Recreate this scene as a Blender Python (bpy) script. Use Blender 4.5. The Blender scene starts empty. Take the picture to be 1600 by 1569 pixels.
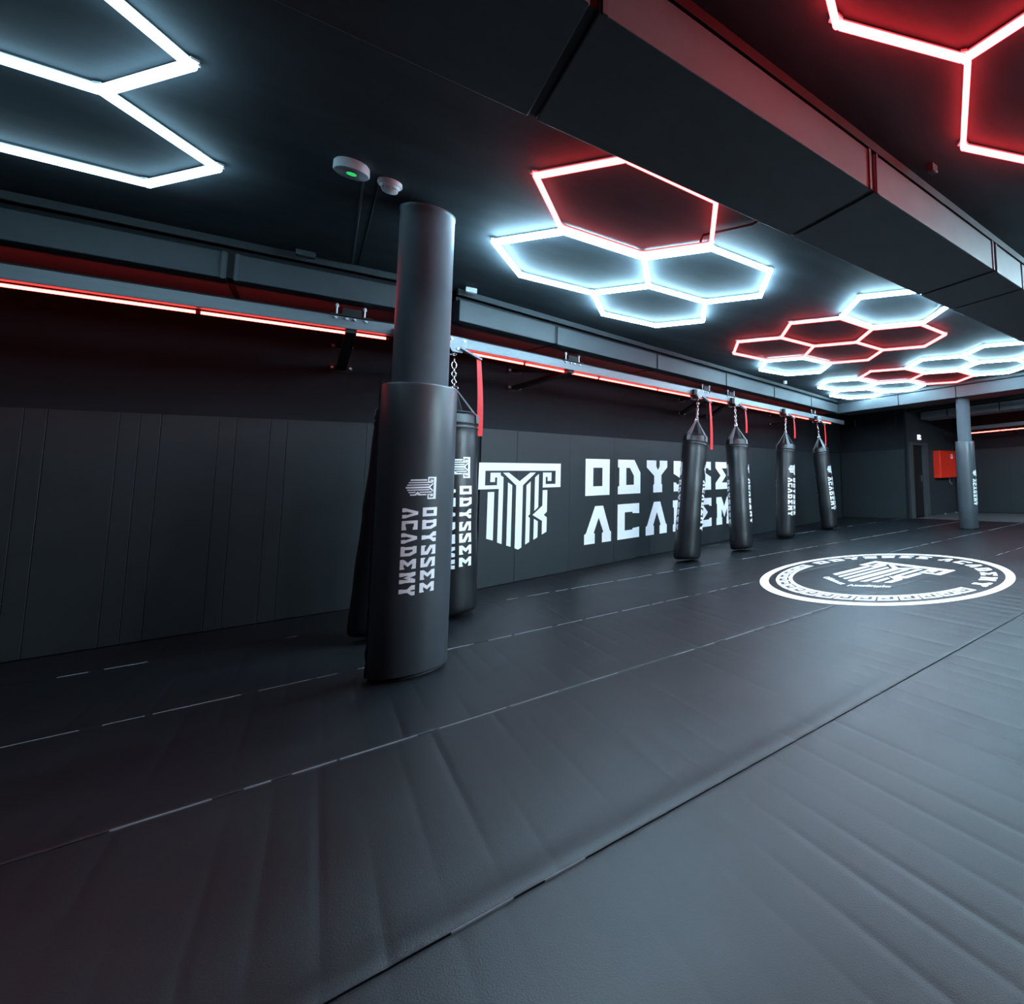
import bpy, bmesh, math, random
from mathutils import Vector, Matrix
from mathutils.geometry import tessellate_polygon

random.seed(7)
SC = bpy.context.scene
COL = SC.collection
PI = math.pi

# ------------------------------------------------------------------ camera
cam_d = bpy.data.cameras.new('camera')
cam = bpy.data.objects.new('camera', cam_d)
COL.objects.link(cam)
cr = Vector((0.67888, -0.73354, -0.03195))
cu = Vector((-0.04352, -0.08367, 0.99554))
cu = (cu - cr * cu.dot(cr)).normalized(); cr.normalize()
cf = cu.cross(cr)
cam.matrix_world = Matrix(((cr.x, cu.x, -cf.x, 0.0), (cr.y, cu.y, -cf.y, 0.0), (cr.z, cu.z, -cf.z, 1.2), (0, 0, 0, 1)))
cam_d.sensor_fit = 'HORIZONTAL'
cam_d.sensor_width = 36.0
cam_d.lens = 755.63 / 1600 * 36.0
cam_d.shift_x = (800 - 1315.63) / 1600
cam_d.shift_y = (680.44 - 784.5) / 1600
cam_d.clip_start = 0.05
SC.camera = cam

# ------------------------------------------------------------------ world, exposure
W = bpy.data.worlds.new('world'); SC.world = W
W.use_nodes = True
bg = W.node_tree.nodes['Background']
bg.inputs['Color'].default_value = (0.25, 0.45, 0.6, 1)
bg.inputs['Strength'].default_value = 0.0
SC.view_settings.view_transform = 'Standard'
SC.view_settings.look = 'None'
SC.view_settings.gamma = 1.0
SC.view_settings.exposure = 0.0
SC.view_settings.use_curve_mapping = False

WHITE_L = 95.0       # radiance of the white tubes
RED_L = 18.0         # radiance of the red tubes
STRIP_L = 21.0       # radiance of the red strips on the bag rails

# ------------------------------------------------------------------ materials
def mat(name, col, rough=0.5, metal=0.0, noise=0.0, nscale=30.0, bump=0.0, bscale=200.0, spec=0.5, stretch=None, coat=0.0, bdist=0.002):
    m = bpy.data.materials.new(name); m.use_nodes = True
    nt = m.node_tree; b = nt.nodes['Principled BSDF']
    b.inputs['Base Color'].default_value = (*col, 1)
    b.inputs['Roughness'].default_value = rough
    b.inputs['Metallic'].default_value = metal
    b.inputs['Specular IOR Level'].default_value = spec
    b.inputs['Coat Weight'].default_value = coat
    tc = nt.nodes.new('ShaderNodeTexCoord')
    src = tc.outputs['Object']
    if stretch:
        mp = nt.nodes.new('ShaderNodeMapping'); mp.inputs['Scale'].default_value = stretch
        nt.links.new(src, mp.inputs['Vector']); src = mp.outputs['Vector']
    if noise:
        n = nt.nodes.new('ShaderNodeTexNoise'); n.inputs['Scale'].default_value = nscale
        n.inputs['Detail'].default_value = 6.0; n.inputs['Roughness'].default_value = 0.6
        nt.links.new(src, n.inputs['Vector'])
        r = nt.nodes.new('ShaderNodeValToRGB')
        r.color_ramp.elements[0].position = 0.3; r.color_ramp.elements[1].position = 0.7
        r.color_ramp.elements[0].color = (*[c * (1 - noise) for c in col], 1)
        r.color_ramp.elements[1].color = (*[c * (1 + noise) for c in col], 1)
        nt.links.new(n.outputs['Fac'], r.inputs['Fac'])
        nt.links.new(r.outputs['Color'], b.inputs['Base Color'])
        rr = nt.nodes.new('ShaderNodeMapRange')
        rr.inputs['To Min'].default_value = max(0, rough - 0.06); rr.inputs['To Max'].default_value = min(1, rough + 0.06)
        nt.links.new(n.outputs['Fac'], rr.inputs['Value']); nt.links.new(rr.outputs['Result'], b.inputs['Roughness'])
    if bump:
        n2 = nt.nodes.new('ShaderNodeTexNoise'); n2.inputs['Scale'].default_value = bscale; n2.inputs['Detail'].default_value = 3.0
        nt.links.new(src, n2.inputs['Vector'])
        bp = nt.nodes.new('ShaderNodeBump'); bp.inputs['Strength'].default_value = bump; bp.inputs['Distance'].default_value = bdist
        nt.links.new(n2.outputs['Fac'], bp.inputs['Height']); nt.links.new(bp.outputs['Normal'], b.inputs['Normal'])
    return m

def emit(name, col, strength):
    m = bpy.data.materials.new(name); m.use_nodes = True
    nt = m.node_tree
    for n in list(nt.nodes): nt.nodes.remove(n)
    e = nt.nodes.new('ShaderNodeEmission'); o = nt.nodes.new('ShaderNodeOutputMaterial')
    e.inputs['Color'].default_value = (*col, 1); e.inputs['Strength'].default_value = strength
    nt.links.new(e.outputs[0], o.inputs[0])
    return m

M = dict(
    mat_floor=mat('mat_floor', (0.0045, 0.0064, 0.0086), 0.42, noise=0.16, nscale=2.2, bump=0.35, bscale=260, spec=0.43),
    subfloor=mat('subfloor', (0.004, 0.004, 0.005), 0.9),
    tape=mat('tape', (0.22, 0.25, 0.28), 0.5),
    concrete=mat('concrete', (0.07, 0.075, 0.08), 0.6, noise=0.2, nscale=4, bump=0.3, bscale=60),
    wall_pad=mat('wall_pad', (0.014, 0.019, 0.022), 0.55, noise=0.12, nscale=3, bump=0.4, bscale=240, spec=0.4),
    plaster=mat('plaster', (0.009, 0.011, 0.014), 0.8, noise=0.15, nscale=5, bump=0.3, bscale=90, spec=0.25),
    ceiling=mat('ceiling', (0.048, 0.060, 0.070), 0.75, noise=0.22, nscale=1.6, bump=0.3, bscale=60, spec=0.2, stretch=(1, 3, 1)),
    duct=mat('duct', (0.036, 0.043, 0.049), 0.55, noise=0.10, nscale=6, bump=0.25, bscale=160, spec=0.4),
    trim=mat('trim', (0.045, 0.052, 0.058), 0.6, noise=0.1),
    duct_lit=mat('duct_lit', (0.22, 0.25, 0.27), 0.55, noise=0.10, nscale=6, bump=0.25, bscale=160, spec=0.4),  # copy of duct, base lightened to stand in for light on its face
    duct_big_lit=mat('duct_big_lit', (0.070, 0.080, 0.088), 0.6, noise=0.10, nscale=6, bump=0.25, bscale=160, spec=0.3),  # brighter than duct: light on its side is put into the base colour
    shaft=mat('shaft', (0.10, 0.118, 0.135), 0.36, noise=0.06, nscale=8, bump=0.15, bscale=180),
    vinyl=mat('vinyl', (0.034, 0.042, 0.050), 0.40, noise=0.06, nscale=4, bump=0.3, bscale=300, bdist=0.001),
    leather=mat('leather', (0.006, 0.007, 0.009), 0.36, noise=0.15, nscale=9, bump=0.35, bscale=14, bdist=0.006, spec=0.55),
    webbing=mat('webbing', (0.13, 0.145, 0.155), 0.5, bump=0.4, bscale=300),
    chrome=mat('chrome', (0.75, 0.75, 0.78), 0.22, metal=1.0, noise=0.05),
    steel=mat('steel', (0.15, 0.165, 0.18), 0.42, metal=0.15, noise=0.12, nscale=12, stretch=(0.4, 6, 6)),
    bolt=mat('bolt', (0.62, 0.64, 0.67), 0.3, metal=0.25, noise=0.05),
    plate=mat('plate', (0.20, 0.22, 0.24), 0.45, metal=0.1, noise=0.08),
    black=mat('black', (0.009, 0.009, 0.010), 0.6, noise=0.1, spec=0.3),
    red_strap=mat('red_strap', (0.75, 0.02, 0.02), 0.55, noise=0.08, bump=0.2, bscale=250),
    red_paint=mat('red_paint', (0.8, 0.03, 0.012), 0.4, noise=0.05, nscale=3),
    print=mat('print', (0.90, 0.92, 0.95), 0.5, noise=0.04),
    floor_print=mat('floor_print', (0.92, 0.93, 0.95), 0.5, noise=0.05),
    plastic=mat('plastic', (0.85, 0.85, 0.87), 0.35, noise=0.03),
    grey_plastic=mat('grey_plastic', (0.24, 0.25, 0.28), 0.4, noise=0.05),
    white=emit('white', (0.47, 0.80, 1.0), WHITE_L),
    white_low=emit('white_low', (0.47, 0.80, 1.0), WHITE_L * 0.15),
    white_fill=emit('white_fill', (0.55, 0.84, 1.0), WHITE_L * 2.5),  # for the added fill light between the far ducts
    white_high=emit('white_high', (0.62, 0.88, 1.0), WHITE_L * 4.0),
    red=emit('red', (1.0, 0.060, 0.060), RED_L),
    red_high=emit('red_high', (1.0, 0.035, 0.04), RED_L * 1.8),
    strip=emit('strip', (1.0, 0.055, 0.045), STRIP_L),
    green=emit('green', (0.05, 1.0, 0.25), 0.6),
    sign=emit('sign', (0.9, 0.93, 1.0), 2.2),
)
M['clip'] = mat('clip', (0.75, 0.78, 0.8), 0.35, noise=0.02)

# ------------------------------------------------------------------ helpers
def tag(o, label=None, cat=None, group=None, kind=None):
    if label: o['label'] = label
    if cat: o['category'] = cat
    if group: o['group'] = group
    if kind: o['kind'] = kind
    return o

def thing(name, label, cat, loc=(0, 0, 0), group=None):
    o = bpy.data.objects.new(name, None); COL.objects.link(o)
    o.empty_display_size = 0.1
    o.location = loc
    return tag(o, label, cat, group)

def base_of(p):
    v = Vector((0, 0, 0))
    while p is not None:
        v = v + p.location; p = p.parent
    return v

class Frame:
    """local (a along, o out, z up) -> world"""
    def __init__(s, x, y, deg, flip=1):
        t = math.radians(deg)
        s.p = Vector((x, y, 0)); s.d = Vector((math.cos(t), math.sin(t), 0)); s.n = Vector((math.sin(t), -math.cos(t), 0)) * flip
    def __call__(s, a, o, z):
        v = s.p + s.d * a + s.n * o; return Vector((v.x, v.y, z))
ID = lambda a, o, z: Vector((a, o, z))

class MB:
    def __init__(s): s.v = []; s.f = []; s.sm = []
    def add(s, vs, fs, smooth=False):
        n = len(s.v); s.v += [Vector(v) for v in vs]; s.f += [tuple(i + n for i in f) for f in fs]; s.sm += [smooth] * len(fs); return s
    def box(s, a0, a1, o0, o1, z0, z1, F=ID):
        p = [F(a, o, z) for z in (z0, z1) for o in (o0, o1) for a in (a0, a1)]
        return s.add(p, [(0, 1, 3, 2), (4, 6, 7, 5), (0, 4, 5, 1), (2, 3, 7, 6), (0, 2, 6, 4), (1, 5, 7, 3)])
    def bar(s, p, q, w, h, up=Vector((0, 0, 1))):
        p = Vector(p); q = Vector(q); d = (q - p).normalized()
        x = d.cross(up).normalized(); y = x.cross(d).normalized()
        vs = [c + x * sx * w / 2 + y * sy * h / 2 for c in (p, q) for sx, sy in ((-1, -1), (1, -1), (1, 1), (-1, 1))]
        return s.add(vs, [(0, 1, 2, 3), (7, 6, 5, 4), (0, 4, 5, 1), (1, 5, 6, 2), (2, 6, 7, 3), (3, 7, 4, 0)])
    def tube(s, pts, r, n=10, caps=True):
        pts = [Vector(p) for p in pts]; rs = r if isinstance(r, (list, tuple)) else [r] * len(pts)
        ring = []; pu = None
        for i, p in enumerate(pts):
            d = (pts[min(i + 1, len(pts) - 1)] - pts[max(i - 1, 0)]).normalized()
            if pu is None:
                pu = Vector((0, 0, 1)) if abs(d.z) < 0.9 else Vector((1, 0, 0))
            x = d.cross(pu).normalized(); y = x.cross(d).normalized(); pu = y
            ring.append([p + (x * math.cos(2 * PI * k / n) + y * math.sin(2 * PI * k / n)) * rs[i] for k in range(n)])
        vs = [v for rg in ring for v in rg]
        fs = [(i * n + k, i * n + (k + 1) % n, (i + 1) * n + (k + 1) % n, (i + 1) * n + k) for i in range(len(pts) - 1) for k in range(n)]
        s.add(vs, fs, True)
        if caps: s.add(ring[0], [tuple(range(n))]); s.add(ring[-1], [tuple(range(n))])
        return s
    def lathe(s, c, prof, n=48, smooth=True, a0=0.0, a1=2 * PI):
        """prof: list of (r, z)"""
        full = abs(a1 - a0 - 2 * PI) < 1e-6; m = n if full else n + 1
        vs = [Vector((c[0] + r * math.cos(a0 + (a1 - a0) * k / n), c[1] + r * math.sin(a0 + (a1 - a0) * k / n), c[2] + z)) for r, z in prof for k in range(m)]
        fs = [(i * m + k, i * m + (k + 1) % m, (i + 1) * m + (k + 1) % m, (i + 1) * m + k) for i in range(len(prof) - 1) for k in range(n)]
        s.add(vs, fs, smooth)
        if full:
            for i in (0, len(prof) - 1):
                if prof[i][0] > 1e-5: s.add(vs[i * m:(i + 1) * m], [tuple(range(m))])
        return s
    def torus(s, c, axis, R, r, n=16, m=6, sx=1.0, up=None):
        c = Vector(c); a = Vector(axis).normalized()
        u = Vector(up).normalized() if up else (a.cross(Vector((0, 0, 1))) if abs(a.z) < 0.9 else Vector((1, 0, 0))).normalized()
        w = a.cross(u).normalized()
        vs = []
        for i in range(n):
            t = 2 * PI * i / n; d = u * math.cos(t) + w * math.sin(t); q = c + u * math.cos(t) * R * sx + w * math.sin(t) * R
            for j in range(m):
                f = 2 * PI * j / m; vs.append(q + d * r * math.cos(f) + a * r * math.sin(f))
        fs = [(i * m + j, i * m + (j + 1) % m, ((i + 1) % n) * m + (j + 1) % m, ((i + 1) % n) * m + j) for i in range(n) for j in range(m)]
        return s.add(vs, fs, True)
    def poly2(s, loops, F, t=0.0015, grid=None):
        """flat printed shape: loops of (u,v), first outer, rest holes; F(u,v,h) -> 3D"""
        lp = [[Vector((x, y, 0)) for x, y in l] for l in loops]
        tri = tessellate_polygon(lp)
        pts = [p for l in lp for p in l]
        bm = bmesh.new(); bv = [bm.verts.new(p) for p in pts]
        for f in tri:
            try: bm.faces.new([bv[i] for i in f])
            except ValueError: pass
        if grid:
            xs = [p.x for p in pts]; ys = [p.y for p in pts]
            for ax, st, lo, hi in ((0, grid[0], min(xs), max(xs)), (1, grid[1], min(ys), max(ys))):
                if not st: continue
                k = math.ceil(lo / st)
                while k * st < hi:
                    co = Vector((k * st, 0, 0)) if ax == 0 else Vector((0, k * st, 0)); no = Vector((1, 0, 0)) if ax == 0 else Vector((0, 1, 0))
                    bmesh.ops.bisect_plane(bm, geom=bm.verts[:] + bm.edges[:] + bm.faces[:], plane_co=co, plane_no=no, dist=1e-6)
                    k += 1
        bm.verts.ensure_lookup_table(); bm.verts.index_update()
        n = len(bm.verts); v2 = [v.co.copy() for v in bm.verts]
        fs = [tuple(v.index for v in f.verts) for f in bm.faces]
        side = [(e.verts[0].index, e.verts[1].index) for e in bm.edges if len(e.link_faces) == 1]
        bm.free()
        vs = [F(p.x, p.y, t) for p in v2] + [F(p.x, p.y, 0) for p in v2]
        allf = fs + [tuple(reversed([i + n for i in f])) for f in fs] + [(a, b, b + n, a + n) for a, b in side]
        return s.add(vs, allf)
    def build(s, name, m, parent=None, recalc=True, bevel=0.0, seg=2):
        off = base_of(parent)
        me = bpy.data.meshes.new(name); me.from_pydata([v - off for v in s.v], [], s.f)
        for i, p in enumerate(me.polygons): p.use_smooth = s.sm[i]
        if recalc or bevel:
            bm = bmesh.new(); bm.from_mesh(me)
            if recalc: bmesh.ops.recalc_face_normals(bm, faces=bm.faces[:])
            bm.to_mesh(me); bm.free()
        me.materials.append(M[m] if isinstance(m, str) else m)
        o = bpy.data.objects.new(name, me); COL.objects.link(o)
        if parent: o.parent = parent
        if bevel:
            b = o.modifiers.new('bevel', 'BEVEL'); b.width = bevel; b.segments = seg; b.limit_method = 'ANGLE'; b.angle_limit = math.radians(50)
        return o

def struct(name, mb, m, label=None):
    o = mb.build(name, m); o['kind'] = 'structure'
    if label: o['label'] = label
    return o

def copy_tree(o, parent=None):
    c = o.copy(); COL.objects.link(c); c.parent = parent
    for ch in list(o.children): copy_tree(ch, c)
    return c

# ------------------------------------------------------------------ printed artwork (emblem and two rows of letters)
# one artwork in metres as it stands on the long wall: u along, v up
EMBLEM = [
    [(0.000, 1.540), (1.056, 1.540), (1.056, 1.208), (0.802, 1.208), (0.802, 1.414), (0.922, 1.414), (0.922, 1.297), (0.868, 1.297), (0.868, 1.354), (0.842, 1.354), (0.842, 1.255), (0.982, 1.255), (0.982, 1.440), (0.074, 1.440), (0.074, 1.255), (0.214, 1.255), (0.214, 1.354), (0.188, 1.354), (0.188, 1.297), (0.134, 1.297), (0.134, 1.414), (0.254, 1.414), (0.254, 1.208), (0.0, 1.208)],
    [(0.109, 1.172), (0.184, 1.172), (0.184, 0.566), (0.109, 0.596)],
    [(0.236, 1.396), (0.289, 1.354), (0.289, 0.508), (0.236, 0.534)],
    [(0.346, 1.289), (0.399, 1.250), (0.399, 0.459), (0.346, 0.482)],
    [(0.282, 1.414), (0.354, 1.414), (0.492, 1.300), (0.628, 1.414), (0.701, 1.414), (0.535, 1.246), (0.535, 0.432), (0.492, 0.410), (0.450, 0.434), (0.450, 1.246)],
    [(0.583, 1.244), (0.636, 1.296), (0.636, 0.858), (0.612, 0.832), (0.636, 0.806), (0.636, 0.490), (0.583, 0.462)],
    [(0.694, 1.350), (0.745, 1.396), (0.745, 0.943), (0.694, 0.896)],
    [(0.803, 1.172), (0.867, 1.172), (0.867, 0.874), (0.824, 0.832), (0.867, 0.796), (0.867, 0.600), (0.803, 0.568), (0.803, 0.753), (0.672, 0.844), (0.803, 0.960)],
    [(0.691, 0.790), (0.744, 0.754), (0.744, 0.538), (0.691, 0.512)],
]
GL = {
    'O': [[(0, 0), (1, 0), (1, 1), (0, 1)], [(.31, .25), (.31, .76), (.69, .76), (.69, .25)]],
    'D': [[(0, 0), (1, 0), (1, .62), (.72, 1), (0, 1), (0, .78), (.06, .76), (.06, .24), (0, .22)], [(.36, .26), (.36, .76), (.52, .76), (.70, .53), (.70, .26)]],
    'Y': [[(.31, 0), (.74, 0), (.74, .24), (.70, .26), (.70, .54), (1, .79), (1, 1), (.62, 1), (.62, .81), (.53, .70), (.45, .81), (.45, 1), (0, 1), (0, .78), (.35, .52), (.35, .26), (.31, .24)]],
    'S': [[(0, 0), (1, 0), (1, .46), (.36, .70), (.36, .77), (.84, .77), (.84, .72), (1, .70), (1, 1), (0, 1), (0, .58), (.64, .33), (.64, .23), (.16, .23), (.16, .28), (0, .30)]],
    'E': [[(0, 0), (1, 0), (1, .30), (.84, .28), (.84, .24), (.44, .24), (.76, .50), (.44, .77), (.84, .77), (.84, .73), (1, .71), (1, 1), (0, 1), (0, .78), (.36, .50), (0, .23)]],
    'A': [[(0, 0), (.38, 0), (.38, .26), (.34, .28), (.52, .68), (.70, .28), (.65, .26), (.65, 0), (1, 0), (1, .27), (.95, .29), (.68, 1), (.38, 1), (.06, .29), (0, .26)]],
    'C': [[(0, 0), (1, 0), (1, .30), (.68, .28), (.68, .24), (.32, .24), (.32, .76), (.68, .76), (.68, .72), (1, .70), (1, 1), (0, 1)]],
    'M': [[(0, 0), (.36, 0), (.36, .25), (.32, .27), (.32, .58), (.5, .26), (.68, .58), (.68, .27), (.64, .25), (.64, 0), (1, 0), (1, .25), (.96, .27), (.96, .75), (1, .78), (1, 1), (.68, 1), (.5, .66), (.32, 1), (0, 1), (0, .78), (.04, .75), (.04, .27), (0, .25)]],
}
ROW1 = [('O', 1.447, 1.866), ('D', 2.020, 2.466), ('Y', 2.602, 3.065), ('S', 3.219, 3.655), ('S', 3.790, 4.225), ('E', 4.365, 4.800), ('E', 4.940, 5.375)]
ROW2 = [('A', 1.440, 1.902), ('C', 2.020, 2.445), ('A', 2.583, 3.052), ('D', 3.199, 3.640), ('E', 3.790, 4.233), ('M', 4.383, 4.870), ('Y', 4.985, 5.440)]
ROWS = ((ROW1, 1.062, 1.620), (ROW2, 0.340, 0.900))

def letter(mb, ch, u0, u1, v0, v1, F, t=0.0015, grid=None):
    mb.poly2([[(u0 + (u1 - u0) * x, v0 + (v1 - v0) * y) for x, y in l] for l in GL[ch]], F, t, grid)

# ================================================================== THE ROOM
CZ = 3.228           # ceiling height
WL = Frame(1.344, 7.38, 0)       # left stretch of the long wall (a < 0)
WR = Frame(1.344, 7.38, 17)      # right stretch of the long wall, bent 17 degrees
RLEN = 10.28

def wall_y(x):
    return 7.38 if x < 1.344 else 7.38 + (x - 1.344) * math.tan(math.radians(17))

# floor with rolls of matting
fl = MB(); fl.box(-5.2, 14.5, -6.2, 11.2, -0.16, -0.036)
floor = struct('floor', fl, 'subfloor')
MX0, MX1 = -5.0, 11.64
seams = [-5.72, -4.22, -2.72, -1.22, 0.285, 1.787, 3.29, 4.83, 6.40, 8.28, 11.0]
def crease_xs():
    xs = []; x = MX0 + 0.1
    while x < MX1 - 0.1:
        xs.append((x, random.uniform(0.35, 1.0))); x += random.uniform(0.105, 0.15)
    return xs
for i in range(len(seams) - 1):
    y0, y1 = seams[i] + 0.0022, seams[i + 1] - 0.0022
    cs = crease_xs(); ph = [random.uniform(0, 6.28) for _ in cs]
    samp = [(MX0, 0, 0)]
    for j, (x, dp) in enumerate(cs):
        samp += [(x - 0.028, 0.0, j), (x - 0.012, 0.35, j), (x - 0.003, 1.0, j), (x + 0.003, 1.0, j), (x + 0.012, 0.3, j), (x + 0.03, -0.22, j)]
    samp.append((MX1, 0, 0)); samp.sort()
    ny = 9
    vs = []; nn = 0; cols = []
    for (x, k, j) in samp:
        yy1 = min(y1, wall_y(x) - 0.03)
        if yy1 <= y0 + 0.01: continue
        tl = [0, 0.006, 0.014] + [0.03 + 0.94 * q / ny for q in range(ny + 1)] + [0.986, 0.994, 1]
        if i == 5: tl += [0.052, 0.064]; tl.sort()
        col_ = []
        for t in tl:
            y = y0 + (yy1 - y0) * t
            dp = cs[j][1]
            fade = 0.55 + 0.45 * math.sin(ph[j] + t * 4.0)
            z = -0.0024 * dp * k * fade + 0.0012 * math.sin(x * 2.1 + i) * math.sin(t * 5 + i * 2)
            if t <= 0 or t >= 1: z -= 0.004
            elif t <= 0.0061 or t >= 0.9939: z -= 0.0012
            if i == 5 and t < 0.058: z += 0.0028
            col_.append((x, y, z))
        cols.append(col_)
    m = len(cols[0]); vs = [v for c in cols for v in c]
    fs = [(a * m + b, (a + 1) * m + b, (a + 1) * m + b + 1, a * m + b + 1) for a in range(len(cols) - 1) for b in range(m - 1)]
    mb = MB(); mb.add(vs, fs, True)
    # edges down to the slab
    n0 = len(cols)
    for b in (0, m - 1):
        top = [c[b] for c in cols]; bot = [(p[0], p[1], -0.034) for p in top]
        mb.add(top + bot, [(q, q + 1, q + 1 + n0, q + n0) for q in range(n0 - 1)])
    for c in (cols[0], cols[-1]):
        bot = [(p[0], p[1], -0.034) for p in c]
        mb.add(list(c) + bot, [(q, q + 1, q + 1 + m, q + m) for q in range(m - 1)])
    mb.build('mat_roll', 'mat_floor', floor, recalc=True)
# pale backing that shows in the joints between the rolls, in broken dashes
tp = MB()
for i, dens, w in ((6, .82, .0022), (7, .88, .0035), (8, .85, .0042), (9, .80, .005), (5, .08, .0014)):
    y = seams[i]; x = -2.0
    while x < 11.5:
        L = random.uniform(0.05, 0.34)
        if random.random() < dens and wall_y(x) > y + .07 and (math.hypot(x + L / 2 - 4.873, y - 3.832) > 1.60 + L / 2):
            tp.box(x, min(x + L, 11.55), y - w, y + w * 0.6, -0.03, 0.0009)
        x += L + random.uniform(0.01, 0.10)
sj = tp.build('joint_backing', 'tape', floor); sj['kind'] = 'stuff'; sj['label'] = 'pale backing showing in the joints between floor mats'
# concrete walkway beyond the mats
wk = MB(); wk.box(11.66, 14.25, -6, 8.12, -0.034, -0.012); wk.build('walkway', 'concrete', floor)

# ceiling
ce = MB(); ce.box(-5.2, 14.5, -6.2, 11.2, CZ, CZ + 0.12)
ceiling = struct('ceiling', ce, 'ceiling')

# long wall, left stretch
w = MB(); w.box(-6.4, 0.0, -0.12, 0.0, -0.03, CZ, WL); wall_left = struct('wall_left', w, 'plaster')
w = MB(); w.box(0.0, RLEN, -0.12, 0.0, -0.03, CZ, WR); wall_bags = struct('wall_rear', w, 'plaster')
def pads(F, edges, parent, top=1.968, th=0.022):
    for a, b in zip(edges[:-1], edges[1:]):
        mb = MB(); mb.box(a + 0.001, b - 0.001, 0.0, th + random.uniform(-0.0015, 0.0015), 0.003, top, F)
        mb.build('wall_pad', 'wall_pad', parent, bevel=0.0025)
pads(WL, [-6.3, -5.9, -5.0, -4.0, -2.951, -2.851, -2.52, -2.418, -2.31, -1.992, -1.89, -1.679, -1.57, -1.0, -0.5, -0.02], wall_left)
pads(WR, [0.02, 0.453, 1.2, 1.95, 2.667, 3.4, 4.15, 4.9, 5.65, 6.4, 7.15, 7.9, 8.65, 9.4, 10.22], wall_bags)

# printed emblem and letters on the wall pads
PF = lambda u, v, h: WR(u, 0.0255 + h, v)
mb = MB()
for l in EMBLEM: mb.poly2([l], PF)
e = mb.build('emblem', 'print', wall_bags); e['label'] = 'white column emblem printed on the wall padding'
for row, v0, v1 in ROWS:
    for ch, u0, u1 in row:
        mb = MB(); letter(mb, ch, u0, u1, v0, v1, PF); mb.build('letter', 'print', wall_bags)

# far wall beside the door
FW = Frame(11.2, 10.39, -83.0)      # a runs towards the door corner
w = MB(); w.box(-0.1, 2.30, -0.12, 0.0, -0.03, CZ, FW); wall_far = struct('wall_far', w, 'plaster')
pads(FW, [0.03, 0.58, 1.15, 1.72, 2.26], wall_far, top=1.99)
# wall with the door and the hose cabinet
w = MB(); dx0, dx1, dz = 11.86, 12.44, 2.11
w.box(11.50, dx0, 8.12, 8.24, -0.03, CZ); w.box(dx1, 14.3, 8.12, 8.24, -0.03, CZ); w.box(dx0, dx1, 8.12, 8.24, dz, CZ)
wall_door = struct('wall_door', w, mat('door_wall', (0.026, 0.03, 0.035), 0.75, noise=0.12, nscale=5, bump=0.2, bscale=90, spec=0.25))
# back wall beyond the walkway
BWF = Frame(14.25, 8.12, -90.0)
w = MB(); w.box(0, 14.2, -0.12, 0, -0.03, CZ, BWF); wall_back = struct('wall_back', w, 'plaster')
pads(BWF, [0.03, 0.9, 1.9, 2.9, 3.9, 4.9, 5.9], wall_back, top=1.98)
# walls behind and beside the photographer
w = MB(); w.box(-5.2, -5.05, -6.1, 7.4, -0.03, CZ); struct('wall_near', w, 'plaster')
w = MB(); w.box(-5.05, 14.25, -6.2, -6.05, -0.03, CZ); struct('wall_right', w, 'plaster')

# door
door = MB().box(dx0 + 0.02, dx1 - 0.02, 8.175, 8.215, 0.005, dz - 0.01).build('door_1', 'black'); door['kind'] = 'structure'
mb = MB()
mb.box(dx0 - 0.17, dx0, 8.085, 8.12, -0.02, dz + 0.09); mb.box(dx1, dx1 + 0.20, 8.085, 8.12, -0.02, dz + 0.09); mb.box(dx0, dx1, 8.085, 8.12, dz, dz + 0.09)
mb.box(dx0 - 0.0, dx0 + 0.012, 8.12, 8.20, 0, dz); mb.box(dx1 - 0.012, dx1, 8.12, 8.20, 0, dz)
mb.build('door_frame', 'trim', door, bevel=0.004)
mb = MB(); mb.box(12.33, 12.38, 8.155, 8.175, 1.02, 1.22); mb.tube([(12.355, 8.155, 1.10), (12.355, 8.11, 1.10), (12.25, 8.105, 1.10)], 0.011, 8)
mb.build('handle', 'chrome', door)
mb = MB(); mb.tube([(12.36, 8.175, 0.9), (12.36, 8.13, 0.9)], 0.03, 12); mb.build('knob', 'chrome', door)

# ================================================================== VENTILATION DUCTS
def duct(name, label, F, joints, depth, z0, z1, face=0.0, wide=(), top_rail=True, gap=0.016, m='duct'):
    """box duct hung under the ceiling: F local a along, o out; face at o=face, body behind it"""
    loc = F(joints[0], face, z0)
    t = thing(name, label, 'duct', loc)
    for i, (a, b) in enumerate(zip(joints[:-1], joints[1:])):
        mb = MB(); mb.box(a + gap, b - gap, face - depth, face, z0, z1, F)
        mb.build('duct_section', m, t, bevel=0.006)
    for a in joints[1:-1]:
        k = 0.030 if a in wide else gap
        mb = MB(); mb.box(a - k, a + k, face - depth + 0.012, face - 0.012, z0 + 0.012, z1 - 0.012, F)
        mb.build('joint_sleeve', 'black', t)
        if a in wide:
            mb = MB(); mb.box(a - k - 0.012, a - k + 0.006, face - 0.006, face + 0.010, z0 - 0.006, z1, F); mb.box(a + k - 0.006, a + k + 0.012, face - 0.006, face + 0.010, z0 - 0.006, z1, F)
            mb.build('flange', 'trim', t)
    if top_rail:
        mb = MB(); mb.box(joints[0], joints[-1], face - 0.04, face - 0.004, 3.168, CZ - 0.001, F)
        mb.build('ceiling_rail', 'trim', t)
    mb = MB(); mb.box(joints[0] + 0.02, joints[-1] - 0.02, face - depth + 0.05, face - 0.08, z1 - 0.01, CZ - 0.002, F)
    mb.build('hanger_box', 'black', t)
    return t

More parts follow.
